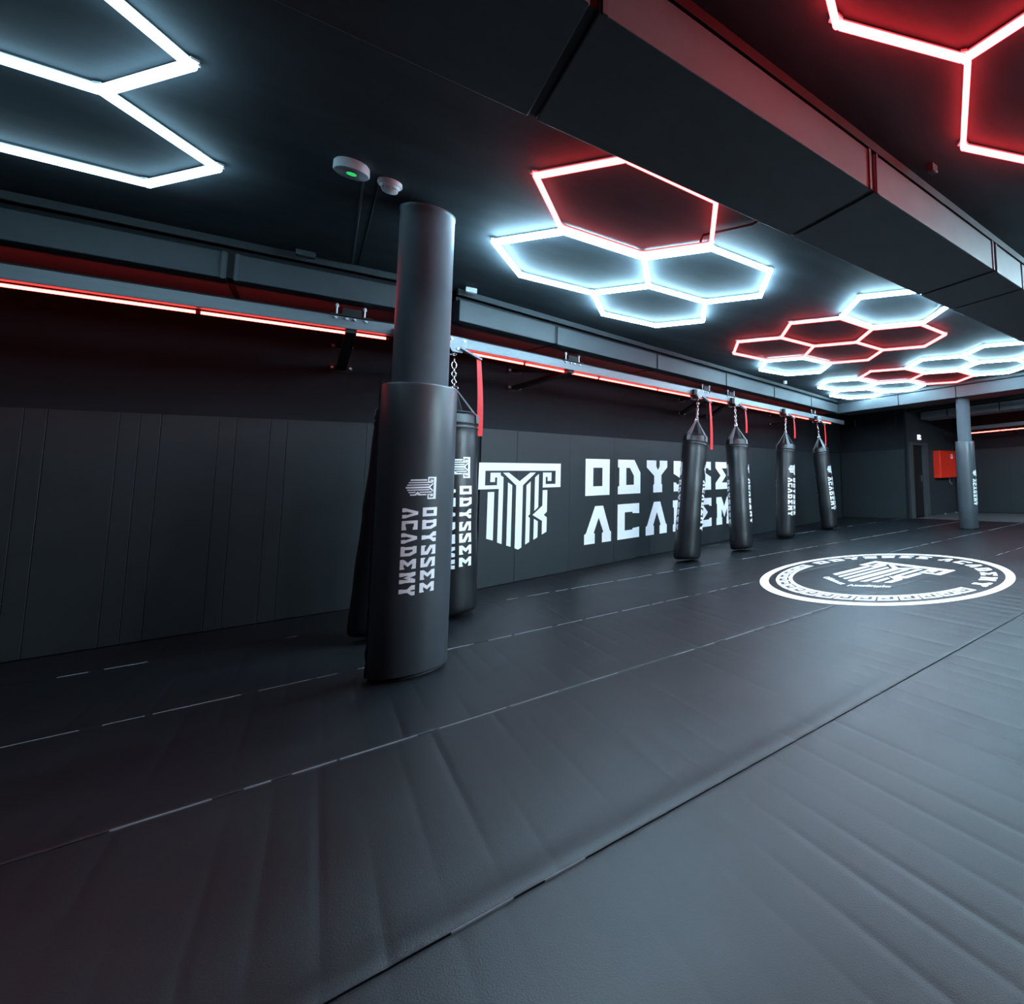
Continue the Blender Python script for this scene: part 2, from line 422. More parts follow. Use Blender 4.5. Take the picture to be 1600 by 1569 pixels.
# bend point of the duct that follows the long wall, face 1.2 m (right stretch) from it
DL = Frame(0.8, 5.94, 0); DR = Frame(1.344, 7.38, 17)
duct('ventilation_duct', 'grey boxed duct above the left stretch of rail, left of the near pillar', DL, [-5.6, -4.1, -2.85, -1.333, 0.0], 0.72, 2.9, 3.11, 0.0, wide=(-1.333,))
duct('ventilation_duct', 'long grey boxed duct running above the row of punching bags', DR, [-0.85, 0.173, 1.72, 3.292, 4.808, 6.358, 7.76], 0.72, 2.9, 3.12, 1.2, wide=())
# big duct crossing the ceiling, runs along x between y 1.683 and 2.44
DC = Frame(0.0, 1.683, 0)
duct('ventilation_duct', 'largest dark duct crossing the ceiling at upper right, underside facing the floor', DC, [-4.9, -2.5, -1.0, 0.60, 2.177, 3.795, 4.371, 5.93, 7.5, 8.85], 0.75, 2.9, 3.145, 0.0, wide=(0.60, 2.177, 3.795), m='duct_big_lit')
# far duct across the room and the one behind it
FD = Frame(9.16, 8.66, math.degrees(math.atan2(3.82 - 8.216, 9.637 - 9.21)))
duct('ventilation_duct', 'grey boxed duct crossing the far end of the hall behind the far pillar', FD, [0.0, 1.93, 3.4, 4.9, 6.4, 7.9, 9.4, 12.0, 14.4], 0.6, 2.9, 3.15, 0.0)
FD2 = Frame(12.30, 8.09, -86.5)
duct('ventilation_duct', 'lower grey duct beyond the far pillar, above the walkway', FD2, [0.0, 0.90, 2.45, 3.9, 5.4, 6.9, 8.4, 11.0, 13.9], 0.6, 2.9, 3.12, 0.0, m='duct_lit')
# round pipe in front of that duct
t = thing('ceiling_pipe', 'dark pipe running under the ceiling between the two far ducts', 'pipe', (11.6, 8.0, 3.1))
MB().tube([(11.60, 8.08, 3.10), (11.95, 3.0, 3.10), (12.3, -5.9, 3.10)], 0.045, 12).build('pipe', 'black', t)
for y in (7.4, 5.3, 3.4, 1.0): 
    x = 11.6 + (8.08 - y) * 0.0689
    MB().box(x - 0.02, x + 0.02, y - 0.02, y + 0.02, 3.13, CZ).build('hanger', 'trim', t)

# ================================================================== PILLARS
def art_on_cyl(c, R, zt, scale, mid, up=1):
    """art wrapped round a vertical cylinder, reading downwards, letter tops to the right; mid = angle of art centre (deg)"""
    def F(u, v, h):
        a = math.radians(mid) + (v - 0.98) * scale / R
        return Vector((c[0] + (R + h) * math.cos(a), c[1] + (R + h) * math.sin(a), zt - u * scale))
    return F
def pillar(c, label_p, label_w, seam_deg):
    t = thing('pillar', label_p, 'pillar', (c[0], c[1], 0))
    MB().lathe((c[0], c[1], 0), [(0.152, 0.02), (0.152, 3.20), (0.156, 3.203), (0.156, CZ)], 64).build('shaft', 'shaft', t)
    R = 0.205
    p = thing('pillar_pad', label_w, 'pillar pad', (c[0], c[1], 0))
    a0 = math.radians(seam_deg); gapa = 0.035
    prof = [(0.156, 1.935), (R - 0.012, 1.938), (R - 0.004, 1.934), (R, 1.922), (R + 0.001, 1.6), (R + 0.001, 0.5), (R, 0.035), (R - 0.004, 0.026), (R - 0.012, 0.022), (0.156, 0.022), (0.156, 1.935)]
    MB().lathe((c[0], c[1], 0), prof, 72, True, a0 + gapa, a0 + 2 * PI - gapa).build('padding', 'vinyl', p, recalc=True)
    # rough overlapping closing edge
    mb = MB(); pts = []
    for k in range(61):
        z = 0.03 + 1.925 * k / 60; pts.append((c[0] + (R - 0.001 + 0.0025 * math.sin(k * 1.7)) * math.cos(a0), c[1] + (R - 0.001 + 0.0025 * math.sin(k * 1.7)) * math.sin(a0), z))
    mb.tube(pts, 0.009, 6); mb.build('closing_seam', 'black', p)
    mb = MB(); mb.lathe((c[0], c[1], 0), [(R - 0.02, 0.002), (R - 0.014, 0.022), (0.16, 0.022)], 48); mb.build('base_ring', 'black', p)
    F = art_on_cyl(c, R + 0.0012, 1.30, 0.141, -88)
    mb = MB()
    for l in EMBLEM: mb.poly2([l], F, 0.0012, (0, 0.06))
    mb.build('emblem', 'print', p)
    mb = MB()
    for row, v0, v1 in ROWS:
        for ch, u0, u1 in row: letter(mb, ch, u0, u1, v0, v1, F, 0.0012, (0, 0.06))
    mb.build('lettering', 'print', p)
pillar((0.468, 4.464), 'large grey round pillar nearest the camera, left of the bags', 'black vinyl pad with white emblem wrapped round the near pillar', 186)
pillar((9.816, 5.304), 'slim looking grey round pillar at far right beyond the floor circle', 'grey pad with white emblem round the far right pillar', 120)

# ================================================================== HEXAGON CEILING LIGHTS
HZ = 3.188; KS = (HZ - 1.2) / 1.944; S = 0.631 * KS
def d2(deg): return Vector((math.cos(math.radians(deg)), math.sin(math.radians(deg))))
tube_me = {}
def tube_mesh(kind):
    if kind not in tube_me:
        L = S - 0.030; r = 0.0165 if kind.startswith('red') else 0.0205
        mb = MB()
        prof = [(-r, 0.012), (-r, -0.007), (-r * .66, -r * .94), (r * .66, -r * .94), (r, -0.007), (r, 0.012)]
        n = len(prof)
        vs = [(x, y, z) for x in (-L / 2, L / 2) for y, z in prof]
        mb.add(vs, [(k, (k + 1) % n, n + (k + 1) % n, n + k) for k in range(n)] + [tuple(range(n)), tuple(range(n, 2 * n))])
        o = mb.build('light_tube', kind); tube_me[kind] = o.data; bpy.data.objects.remove(o)
        mb = MB(); mb.box(-L / 2, L / 2, -0.011, 0.011, 0.0125, 0.026)
        o = mb.build('tube_housing', 'clip'); tube_me[kind + 'h'] = o.data; bpy.data.objects.remove(o)
        mb = MB(); mb.lathe((0, 0, 0), [(r * 1.02, 0.014), (r * 1.02, -0.008), (r * .7, -r * .97)], 12, False)
        o = mb.build('connector', kind); tube_me[kind + 'c'] = o.data; bpy.data.objects.remove(o)
        mb = MB()
        for k in range(3):
            t = 2 * PI * k / 3
            mb.bar((0.0, 0.0, 0.021), (0.030 * math.cos(t + PI / 3), 0.030 * math.sin(t + PI / 3), 0.021), 0.030, 0.012)
        o = mb.build('clip', 'clip'); tube_me[kind + 'k'] = o.data; bpy.data.objects.remove(o)
    return tube_me[kind]
def inst(name, data, parent, loc, rz):
    o = bpy.data.objects.new(name, data); COL.objects.link(o); o.parent = parent; o.location = loc; o.rotation_euler = (0, 0, rz); return o

def hexlight(label, kind, centres, th, group=None):
    c0 = centres[0]
    root = thing('hexagon_light', label, 'ceiling light', (c0.x, c0.y, HZ), group)
    me = tube_mesh(kind); seen = {}; nodes = {}
    for c in centres:
        cor = [c + S * d2(th + 60 * k) for k in range(6)]
        for k in range(6):
            a, b = cor[k], cor[(k + 1) % 6]; m = (a + b) / 2
            key = (round(m.x, 1), round(m.y, 1))
            dup_ = any((m - q).length < 0.05 for q in seen.values())
            if not dup_:
                seen[key + (len(seen),)] = m
                ang = math.atan2((b - a).y, (b - a).x)
                o = inst('light_tube', me, root, (m.x - c0.x, m.y - c0.y, 0), ang)
                inst('tube_housing', tube_me[kind + 'h'], o, (0, 0, 0), 0)
            if not any((a - q).length < 0.05 for q, _ in nodes.values()):
                nodes[len(nodes)] = (a, th + 60 * k)
    for a, ang in nodes.values():
        o = inst('connector', tube_me[kind + 'c'], root, (a.x - c0.x, a.y - c0.y, 0), math.radians(ang))
        inst('clip', tube_me[kind + 'k'], o, (0, 0, 0), 0)
    # thin suspension brackets up to the ceiling
    for a, ang in list(nodes.values())[::3]:
        MB().tube([(a.x, a.y, HZ + 0.024), (a.x, a.y, CZ)], 0.003, 5).build('suspension_wire', 'steel', root)
    return root
V2 = lambda x, y: Vector((x * KS, y * KS))
TH = 180.8
nb = lambda c, k, th=TH: c + math.sqrt(3) * S * d2(th + 60 * k + 30)
offA = V2(-0.038, -0.060)
# cluster over the near left
U = V2(-1.062, 3.467)
left_light = hexlight('white hexagon lights at upper left corner, cut by the picture edge', 'white_low', [U, nb(U, 4)], TH)
left_light.scale = (0.943, 0.943, 1)
# cluster in the middle
R0 = V2(1.477, 3.318)
hexlight('large single red hexagon light on the ceiling above the white trio', 'red', [R0], TH)
B0 = V2(1.516, 3.377); w1 = nb(B0, 4); w2 = nb(B0, 3); w3 = nb(w1, 3)
hexlight('three joined white hexagon lights in the middle of the ceiling', 'white', [w1, w2, w3], TH)
# third cluster
X = V2(4.566, 3.330); Ra = nb(X, 4); Rd = nb(X, 3); Rb = nb(Ra, 4); Rc = nb(Ra, 3); Wl = nb(Rb, 3)
hexlight('single white hexagon light beside the big duct, nearest side of the red group', 'white', [X + offA], TH)
hexlight('group of four joined red hexagon lights', 'red', [Ra, Rb, Rc, Rd], TH)
hexlight('single white hexagon light on the wall side of the four red ones', 'white', [Wl - offA], TH)
# fourth cluster
Y1 = V2(7.457, 5.522); Y2 = nb(Y1, 1); Y4 = nb(Y1, 2); Y3 = nb(Y2, 1); Y5 = nb(Y2, 2)
Z1 = nb(Y1, 4); Z3 = nb(Y1, 3); Z2 = nb(Z1, 3)
hexlight('two joined red hexagon lights at the far end above the far pillar', 'red', [Y1, Y4], TH)
hexlight('white hexagon lights at far right of the ceiling beside the picture edge', 'white', [Y2 + offA * 0.8, Y3 + offA * 0.8, Y5 + offA * 0.8], TH)
hexlight('three joined white hexagon lights farthest away, towards the bag wall', 'white', [Z1 - offA, Z3 - offA, Z2 - offA], TH)
# cluster right of the big duct (continues outside the picture)
TT = V2(1.438, 0.642); SS = V2(2.540, 0.642)
nr = lambda c, k: c + math.sqrt(3) * S * d2(30.8 + 60 * k + 30)
hexlight('red hexagon lights at upper right corner, right of the big duct', 'red_high', [TT, SS], 30.8)
hexlight('white hexagon lights right of the big duct, outside the picture', 'white_high', [V2(5.0, 0.22), nr(V2(5.0, 0.22), 4), V2(6.96, 0.26)], 30.8)

hexlight('unseen white hexagon fill light added between the two far ducts, outside the picture', 'white_fill', [V2(10.98, 2.30)], 30.8)  # added fill light, unseen, to brighten the far duct and walkway end

def cable(pts, r, label, name='cable', cat='cable', m='black'):
    o = MB().tube(pts, r, 8).build(name, m); tag(o, label, cat); return o
cable([(2.08, 3.44, 3.20), (2.05, 3.35, 3.21), (2.24, 2.95, 3.215), (2.27, 2.46, 3.215)], 0.010, 'short dark cable from the red hexagon light to the big duct')
cable([(5.05, 3.02, 3.20), (4.95, 2.9, 3.21), (5.2, 2.45, 3.215)], 0.008, 'thin cable from the lone white hexagon light to the big duct')

# ================================================================== BAG RAILS
ZB, ZT = 2.668, 2.772
def wall_bracket(root, F, a, ro, foot_a, zf=2.54, up_a=None, zu=2.77):
    """two arms from the wall to the beam, wall plate with four bolts, clamp bolts on the beam"""
    mb = MB(); mb.bar(F(foot_a, 0.01, zf), F(a, ro + 0.02, ZB - 0.01), 0.07, 0.045); mb.build('lower_arm', 'black', root)
    mb = MB(); mb.bar(F(foot_a - 0.02, 0.01, zu), F(a, ro + 0.01, ZB + 0.01), 0.06, 0.04); mb.build('upper_arm', 'black', root)
    mb = MB(); mb.box(foot_a - 0.085, foot_a + 0.085, 0.0, 0.012, zf - 0.05, zf + 0.05, F); mb.box(foot_a - 0.085, foot_a + 0.085, 0.0, 0.012, zu - 0.05, zu + 0.05, F)
    mb.build('wall_plate', 'black', root)
    for da in (-0.067, 0.067):
        for z in (zf, zu):
            mb = MB(); mb.tube([F(foot_a + da, 0.012, z), F(foot_a + da, 0.035, z)], [0.017, 0.011], 8); mb.build('wall_bolt', 'bolt', root)
    mb = MB(); mb.box(a - 0.13, a + 0.13, ro - 0.06, ro + 0.062, ZT, ZT + 0.012, F); mb.box(a - 0.06, a + 0.06, ro - 0.05, ro + 0.05, ZT + 0.012, ZT + 0.075, F); mb.build('clamp_plate', 'black', root)
    for da in (-0.095, 0.08):
        mb = MB(); mb.tube([F(a + da, ro + 0.045, ZT + 0.012), F(a + da, ro + 0.045, ZT + 0.085)], 0.006, 6)
        mb.tube([F(a + da, ro + 0.045, ZT + 0.075), F(a + da, ro + 0.045, ZT + 0.097), F(a + da, ro + 0.045, ZT + 0.108)], [0.013, 0.012, 0.003], 8)
        mb.build('clamp_bolt', 'bolt', root)
    for da in (-0.10, -0.033, 0.018, 0.09):
        mb = MB(); mb.tube([F(a + da, ro + 0.045, ZT - 0.02), F(a + da, ro + 0.062, ZT - 0.02)], [0.013, 0.009], 8); mb.build('clamp_bolt', 'bolt', root)

def rail(label, F, a0, a1, ro, brackets):
    root = thing('bag_rail', label, 'rail', F(a0, ro, ZB))
    mb = MB(); mb.box(a0, a1, ro - 0.04, ro + 0.04, ZB, ZT, F); mb.build('beam', 'steel', root, bevel=0.005)
    mb = MB(); mb.box(a0, a1, ro - 0.045, ro + 0.046, ZT, ZT + 0.006, F); mb.build('top_flange', 'black', root)
    for b in brackets: wall_bracket(root, F, *b)
    return root
rail('steel rail on the left stretch of wall, ending behind the near pillar', WL, -5.5, -0.66, 1.30, [(-1.195, 1.30, -1.22, 2.55, None, 2.785), (-4.2, 1.30, -4.25, 2.55, None, 2.785)])
rail('long steel rail carrying the row of punching bags', WR, -1.0, 8.45, 1.0, [(0.50, 1.0, 0.401), (2.95, 1.0, 3.433, 2.52, None, 2.78), (3.62, 1.0, 4.2), (6.72, 1.0, 6.455, 2.58, None, 2.79)])

def strip(label, F, cuts, ro, z, r=0.0125):
    root = thing('red_light_strip', label, 'light strip', F(cuts[0], ro, z))
    for a, b in zip(cuts[:-1], cuts[1:]):
        MB().tube([F(a + 0.012, ro, z), F(b - 0.012, ro, z)], r, 8).build('light_tube', 'strip', root)
    for a in cuts:
        MB().tube([F(a - 0.012, ro, z), F(a + 0.012, ro, z)], r * 0.95, 8).build('tube_joint', 'red_strap', root)
    mb = MB(); mb.box(cuts[0], cuts[-1], ro + 0.008, ro + 0.028, z + r - 0.004, z + r + 0.014, F); mb.build('mounting_channel', 'black', root)
    return root
strip('glowing red strip under the rail left of the near pillar', WL, [-4.5, -3.3, -2.03, -0.95], 1.23, 2.652)
strip('long glowing red strip under the rail behind the punching bags', WR, [-0.63, -0.03, 0.95, 1.976, 2.97, 3.99, 5.0, 6.06, 7.03, 7.85], 0.93, 2.656)

# second rack at the far right
BR = Frame(14.25, 8.12, -90.0)
root = thing('bag_rail', 'dark rail on the far back wall, right of the far pillar', 'rail', BR(1.0, 1.05, 2.5))
MB().box(1.0, 8.0, 1.0, 1.08, 2.52, 2.62, BR).build('beam', 'steel', root)
for a in (2.2, 4.4, 6.6):
    mb = MB(); mb.bar(BR(a, 0.01, 2.38), BR(a, 1.02, 2.53), 0.06, 0.04); mb.build('lower_arm', 'black', root)
strip('glowing red strip on the far back wall, right of the far pillar', BR, [1.15, 2.1, 3.1, 4.1, 5.1, 6.1, 7.1], 1.0, 2.43, 0.014)

# ================================================================== PUNCHING BAGS
def bag_proto(label):
    root = thing('punching_bag', label, 'punching bag', (0, 0, 0), 'punching bags hung along the rail')
    # origin = hook at the rail; bag axis runs down -z.  apex of straps 0.32, shoulder 0.585, bottom 2.50
    R = 0.2; zs = -0.585; zb = -2.50
    prof = [(0.0, zs - 0.005), (R * 0.80, zs), (R * 0.93, zs - 0.010), (R * 0.975, zs - 0.035), (R * 0.985, zs - 0.09), (R * 1.0, zs - 0.10), (R * 1.005, zs - 0.115), (R * 0.985, zs - 0.125), (R * 0.985, zs - 0.14), (R * 1.005, zs - 0.15), (R * 0.99, zs - 0.162)]
    nseg = 22
    for k in range(1, nseg):
        z = zs - 0.162 + (zb + 0.09 - (zs - 0.162)) * k / nseg
        prof.append((R * (0.985 + 0.012 * math.sin(k * 0.9) + 0.02 * (k / nseg)), z))
    prof += [(R * 1.0, zb + 0.09), (R * 0.985, zb + 0.045), (R * 0.90, zb + 0.013), (R * 0.7, zb + 0.0), (0.0, zb)]
    MB().lathe((0, 0, 0), prof, 48).build('bag_body', 'leather', root)
    mb = MB()
    for dz in (0.108, 0.153): mb.torus((0, 0, zs - dz), (0, 0, 1), R * 1.0, 0.006, 40, 6)
    mb.build('stitched_band', 'leather', root)
    # inner top rim
    MB().torus((0, 0, zs + 0.004), (0, 0, 1), R * 0.86, 0.008, 36, 6).build('top_piping', 'leather', root)
    # four straps
    for k in range(4):
        t = PI / 4 + k * PI / 2 + 0.25; c, s_ = math.cos(t), math.sin(t); side = Vector((-s_, c, 0))
        P = [Vector((0.018 * c, 0.018 * s_, -0.33)), Vector((R * 0.88 * c, R * 0.88 * s_, zs + 0.002)), Vector((R * 1.005 * c, R * 1.005 * s_, zs - 0.022)), Vector((R * 1.012 * c, R * 1.012 * s_, zs - 0.10))]
        wd = [0.014, 0.031, 0.031, 0.031]; vs = []
        for p, w_ in zip(P, wd):
            o = Vector((c, s_, 0.5)).normalized() * 0.003
            vs += [p - side * w_ - o, p + side * w_ - o, p + side * w_ + o, p - side * w_ + o]
        fs = [(0, 1, 2, 3), (12, 13, 14, 15)] + [(4 * i + j, 4 * i + (j + 1) % 4, 4 * i + 4 + (j + 1) % 4, 4 * i + 4 + j) for i in range(3) for j in range(4)]
        MB().add(vs, fs).build('strap', 'webbing', root)
    # ring and chain
    mb = MB()
    for k in range(4):
        t = PI / 4 + k * PI / 2 + 0.25; mb.torus((0.016 * math.cos(t), 0.016 * math.sin(t), -0.322), (-math.sin(t), math.cos(t), 0), 0.020, 0.0042, 12, 5)
    mb.build('strap_ring', 'chrome', root)
    z = -0.035; k = 0
    while z > -0.30:
        MB().torus((0, 0, z), (1, 0, 0) if k % 2 else (0, 1, 0), 0.017 if k != 1 else 0.019, 0.0048, 14, 6, 1.5 if k != 1 else 2.1, (0, 0, 1)).build('chain_link', 'chrome', root)
        z -= 0.038 if k not in (0, 1) else 0.052; k += 1
    sc = 0.192
    for mid in (0, 180):
        def F(u, v, h, mid=mid):
            a = math.radians(mid) + (v - 0.98) * sc / R
            zz = -1.03 - u * sc
            kk = (zs - 0.162 - zz) / ((zs - 0.162) - (zb + 0.09))
            rr = R * (0.985 + 0.012 * math.sin(kk * nseg * 0.9) + 0.02 * kk) + 0.0016 + h
            return Vector((rr * math.cos(a), rr * math.sin(a), zz))
        mb = MB()
        for l in EMBLEM: mb.poly2([l], F, 0.001, (0.3, 0.07))
        mb.build('emblem', 'print', root)
        mb = MB()
        for row, v0, v1 in ROWS:
            for ch, u0, u1 in row: letter(mb, ch, u0, u1, v0, v1, F, 0.001, (0.3, 0.07))
        mb.build('lettering', 'print', root)
    return root

def trolley_proto():
    """rolls on the rail; local a along rail (x), o out towards the room (-y), hook at origin"""
    root = thing('rail_trolley', 'x', 'trolley', (0, 0, 0), 'trolleys carrying the punching bags')
    G = lambda a, o, z: Vector((a, -o, z))
    for o in (0.0, -0.16):
        mb = MB()
        pts = [(-0.085, 0.165), (0.085, 0.165), (0.085, 0.085), (0.045, 0.01), (-0.045, 0.01), (-0.085, 0.085)]
        vs = [G(a, o + t, z) for t in (0.0, 0.008) for a, z in pts]; n = 6
        mb.add(vs, [tuple(range(n)), tuple(range(n, 2 * n))] + [(k, (k + 1) % n, n + (k + 1) % n, n + k) for k in range(n)])
        mb.build('side_plate', 'plate', root)
    for a, z in ((-0.055, 0.135), (0.055, 0.135), (0.0, 0.045)):
        mb = MB(); mb.tube([G(a, 0.006, z), G(a, 0.020, z)], 0.011, 8); mb.build('axle_bolt', 'bolt', root)
    mb = MB(); mb.tube([G(0, -0.152, 0.040), G(0, -0.0, 0.040)], 0.026, 14); mb.build('roller', 'black', root)
    mb = MB(); mb.box(-0.14, -0.088, -0.05, 0.0, 0.06, 0.15, G); mb.build('bumper', 'black', root)
    mb = MB(); mb.torus(G(0, -0.05, 0.0), (0, 1, 0), 0.018, 0.005, 12, 6); mb.build('hook_eye', 'chrome', root)
    mb = MB(); mb.bar(G(0.03, 0.012, 0.055), G(0.20, 0.05, -0.035), 0.055, 0.020); mb.build('brake_lever', 'plate', root)
    mb = MB(); n = 14; vs = []; fs = []
    for k in range(n + 1):
        t = k / n; z = -0.035 - 0.80 * t; xo = 0.175 + 0.008 * math.sin(t * 2.6) + 0.022 * t; w_ = 0.020 + 0.006 * t
        yo = 0.05 + 0.008 * math.sin(t * 3)
        vs += [G(xo - w_, yo + 0.003, z), G(xo + w_, yo + 0.003 + 0.01 * math.sin(t * 2), z), G(xo + w_, yo + 0.0 + 0.01 * math.sin(t * 2), z), G(xo - w_, yo, z)]
    fs = [(0, 1, 2, 3), tuple(4 * n + i for i in range(4))] + [(4 * k + j, 4 * k + (j + 1) % 4, 4 * k + 4 + (j + 1) % 4, 4 * k + 4 + j) for k in range(n) for j in range(4)]
    mb.add(vs, fs); mb.build('pull_strap', 'red_strap', root)['label'] = 'red webbing pull strap'
    return root

BAGS = [  # hook, bottom centre, print angle (deg), strap scale, labels
    ((0.893, 6.152, 2.560), (0.925, 6.020, 0.028), -87, 1.0, 'black punching bag half hidden behind the near pillar, right side showing', 'rail trolley beside the near pillar with a full length red strap'),
    ((4.271, 7.178, 2.562), (3.946, 6.985, 0.028), 150, 1.0, 'black punching bag hiding the middle of the wall lettering, second nearest', 'rail trolley above the bag that hides the middle of the wall lettering'),
    ((5.206, 7.464, 2.552), (5.097, 7.159, 0.028), 147, 0.55, 'black punching bag at the right end of the wall lettering', 'rail trolley above the bag at the right end of the wall lettering'),
    ((6.865, 7.971, 2.556), (6.660, 7.811, 0.028), 279, 0.55, 'black upright punching bag with white print, second from the far end', 'rail trolley above the upright bag, second from the far end'),
    ((8.249, 8.395, 2.542), (8.361, 8.177, 0.028), 287, 0.65, 'farthest black punching bag, leaning, near the far wall', 'rail trolley above the farthest leaning bag'),
    ((0.57, 6.030, 2.552), (0.41, 5.70, 0.03), 102, 1.0, 'dark punching bag almost wholly hidden behind the near pillar, left edge showing', 'rail trolley above the bag hidden behind the near pillar'),
]
bp = bag_proto('x'); tp_ = trolley_proto()
for i, (H, B, ang, ssc, lab, lab2) in enumerate(BAGS):
    H = Vector(H); B = Vector(B)
    r = bp if i == 0 else copy_tree(bp)
    q = (H - B).normalized().to_track_quat('Z', 'Y')
    x = q @ Vector((1, 0, 0)); cur = math.atan2(x.y, x.x)
    from mathutils import Quaternion
    q = q @ Quaternion((0, 0, 1), math.radians(ang) - cur)
    r.rotation_mode = 'QUATERNION'; r.rotation_quaternion = q; r.location = H
    L = (H - B).length; r.scale = (1, 1, L / 2.50)
    r['label'] = lab
    t = tp_ if i == 0 else copy_tree(tp_)
    th = 17 if i < 5 else 0
    t.rotation_euler = (0, 0, math.radians(th))
    dd = Vector((math.sin(math.radians(th)), -math.cos(math.radians(th)), 0)) * 0.05
    t.location = H + dd + Vector((0, 0, 0.03))
    t['label'] = lab2
    for ch in t.children:
        if ch.name.startswith('pull_strap'):
            if i == 5:
                bpy.data.objects.remove(ch)
            elif ssc != 1.0: ch.scale = (0.8, 1, ssc); ch.location = (0.035, 0, -0.016)

# ================================================================== CEILING DEVICES
t = thing('access_point', 'white flat round device with green light on the ceiling left of the near pillar', 'ceiling device', (0.062, 4.095, CZ))
c = (0.062, 4.085, 0)
MB().lathe(c, [(0.072, CZ), (0.079, CZ - 0.012), (0.080, CZ - 0.058), (0.077, CZ - 0.064), (0.0, CZ - 0.064)], 40).build('casing', 'plastic', t)
MB().lathe(c, [(0.076, CZ - 0.062), (0.075, CZ - 0.067), (0.0, CZ - 0.067)], 40).build('cover', 'grey_plastic', t)
mb = MB(); mb.lathe(c, [(0.023, CZ - 0.066), (0.023, CZ - 0.0685), (0.0, CZ - 0.0685)], 24); mb.build('status_light', 'green', t)
t = thing('smoke_detector', 'small domed white smoke detector beside the flat round device', 'smoke detector', (0.245, 4.17, CZ))
c = (0.240, 4.17, 0); K = 0.76
MB().lathe(c, [(0.078 * K, CZ), (0.080 * K, CZ - 0.02), (0.074 * K, CZ - 0.03), (0.060 * K, CZ - 0.031)], 36).build('base', 'plastic', t)
MB().lathe(c, [(0.066 * K, CZ - 0.030), (0.058 * K, CZ - 0.045), (0.056 * K, CZ - 0.048)], 36).build('sensor_ring', 'plastic', t)
mb = MB()
for k in range(8): 
    a = 2 * PI * k / 8; mb.bar((c[0] + 0.05 * K * math.cos(a), c[1] + 0.05 * K * math.sin(a), CZ - 0.052), (c[0] + 0.05 * K * math.cos(a + 0.18), c[1] + 0.05 * K * math.sin(a + 0.18), CZ - 0.052), 0.006, 0.012)
mb.build('vent_ribs', 'plastic', t)
MB().lathe(c, [(0.054 * K, CZ - 0.057), (0.050 * K, CZ - 0.066), (0.0, CZ - 0.068)], 36).build('dome', 'plastic', t)
cable([(0.120, 4.16, CZ - 0.008), (0.128, 5.91, CZ - 0.008)], 0.006, 'left of two thin conduits running from the round devices to the duct', 'conduit', 'conduit', 'trim')
cable([(0.190, 4.22, CZ - 0.008), (0.165, 5.91, CZ - 0.008)], 0.005, 'right of two thin conduits running from the smoke detector to the duct', 'conduit', 'conduit', 'black')
def smallbox(c, s, label, m='trim', name='junction_box'):
    root = thing(name, label, 'junction box', c)
    MB().box(c[0] - s[0] / 2, c[0] + s[0] / 2, c[1] - s[1] / 2, c[1] + s[1] / 2, c[2] - s[2], c[2]).build('casing', m, root, bevel=0.004)
    MB().box(c[0] - s[0] / 2 * .7, c[0] + s[0] / 2 * .7, c[1] - s[1] / 2 * .7, c[1] + s[1] / 2 * .7, c[2] - s[2] - 0.004, c[2] - s[2] + 0.002).build('lid', m, root)
smallbox((0.97, 5.90, CZ), (0.09, 0.05, 0.05), 'small pale box on the ceiling edge just right of the near pillar', 'plastic')
smallbox((-0.146, 5.86, CZ), (0.11, 0.05, 0.05), 'small dark box on the ceiling edge left of the near pillar', 'trim')
smallbox((2.65, 1.56, CZ), (0.06, 0.05, 0.05), 'small dark box on the ceiling right of the big duct', 'trim')
smallbox((6.42, 7.44, CZ), (0.06, 0.05, 0.06), 'tiny pale box above the duct near the far end of the bags', 'plastic')

# ================================================================== FAR END FITTINGS
# red fire hose cabinet
t = thing('hose_cabinet', 'bright red fire hose cabinet on the wall beside the door', 'fire cabinet', (12.97, 8.12, 1.12))
MB().box(12.97, 13.92, 7.88, 8.12, 1.12, 1.965).build('body', 'red_paint', t, bevel=0.008)
MB().box(12.985, 13.905, 7.866, 7.882, 1.135, 1.95).build('cabinet_door', 'red_paint', t, bevel=0.004)
mb = MB(); mb.box(13.60, 13.72, 7.862, 7.866, 1.72, 1.86)
mb.build('sign_plate', 'print', t)
mb = MB(); mb.torus((13.66, 7.861, 1.80), (0, 1, 0), 0.025, 0.007, 14, 4); mb.box(13.655, 13.69, 7.859, 7.862, 1.735, 1.775); mb.box(13.61, 13.63, 7.859, 7.862, 1.73, 1.85)
mb.build('hose_symbol', 'red_paint', t)
mb = MB(); mb.tube([(13.42, 7.866, 1.53), (13.42, 7.855, 1.53)], 0.014, 12); mb.build('lock', 'black', t)
t = thing('hose_valve', 'small pale pipe stub hanging under the red cabinet', 'valve', (13.75, 8.05, 1.12))
MB().tube([(13.72, 8.02, 1.12), (13.73, 8.02, 0.98), (13.76, 8.0, 0.94)], 0.017, 10).build('pipe', 'steel', t)
mb = MB(); mb.torus((13.77, 7.98, 0.93), (0.3, 1, 0), 0.028, 0.008, 12, 6); mb.build('hand_wheel', 'steel', t)
for x, y, nm in ((13.42, 8.05, 'left'), (14.0, 8.0, 'right')):
    o = MB().lathe((x, y, -0.012), [(0.0, 0.0), (0.045, 0.0), (0.042, 0.012), (0.02, 0.03), (0.0, 0.032)], 16).build('door_stop', 'plate')
    tag(o, 'small pale door stop on the walkway floor, the ' + nm + ' of two below the red cabinet', 'door stop')
# small lit sign above the door
t = thing('exit_sign', 'tiny glowing white sign above the doorway', 'sign', (12.2, 8.11, 2.36))
MB().box(12.15, 12.31, 8.095, 8.12, 2.29, 2.43).build('sign_panel', 'sign', t)
mb = MB(); mb.box(12.235, 12.31, 8.090, 8.096, 2.345, 2.375); mb.box(12.28, 12.31, 8.090, 8.096, 2.40, 2.43)
mb.build('sign_mark', 'black', t)
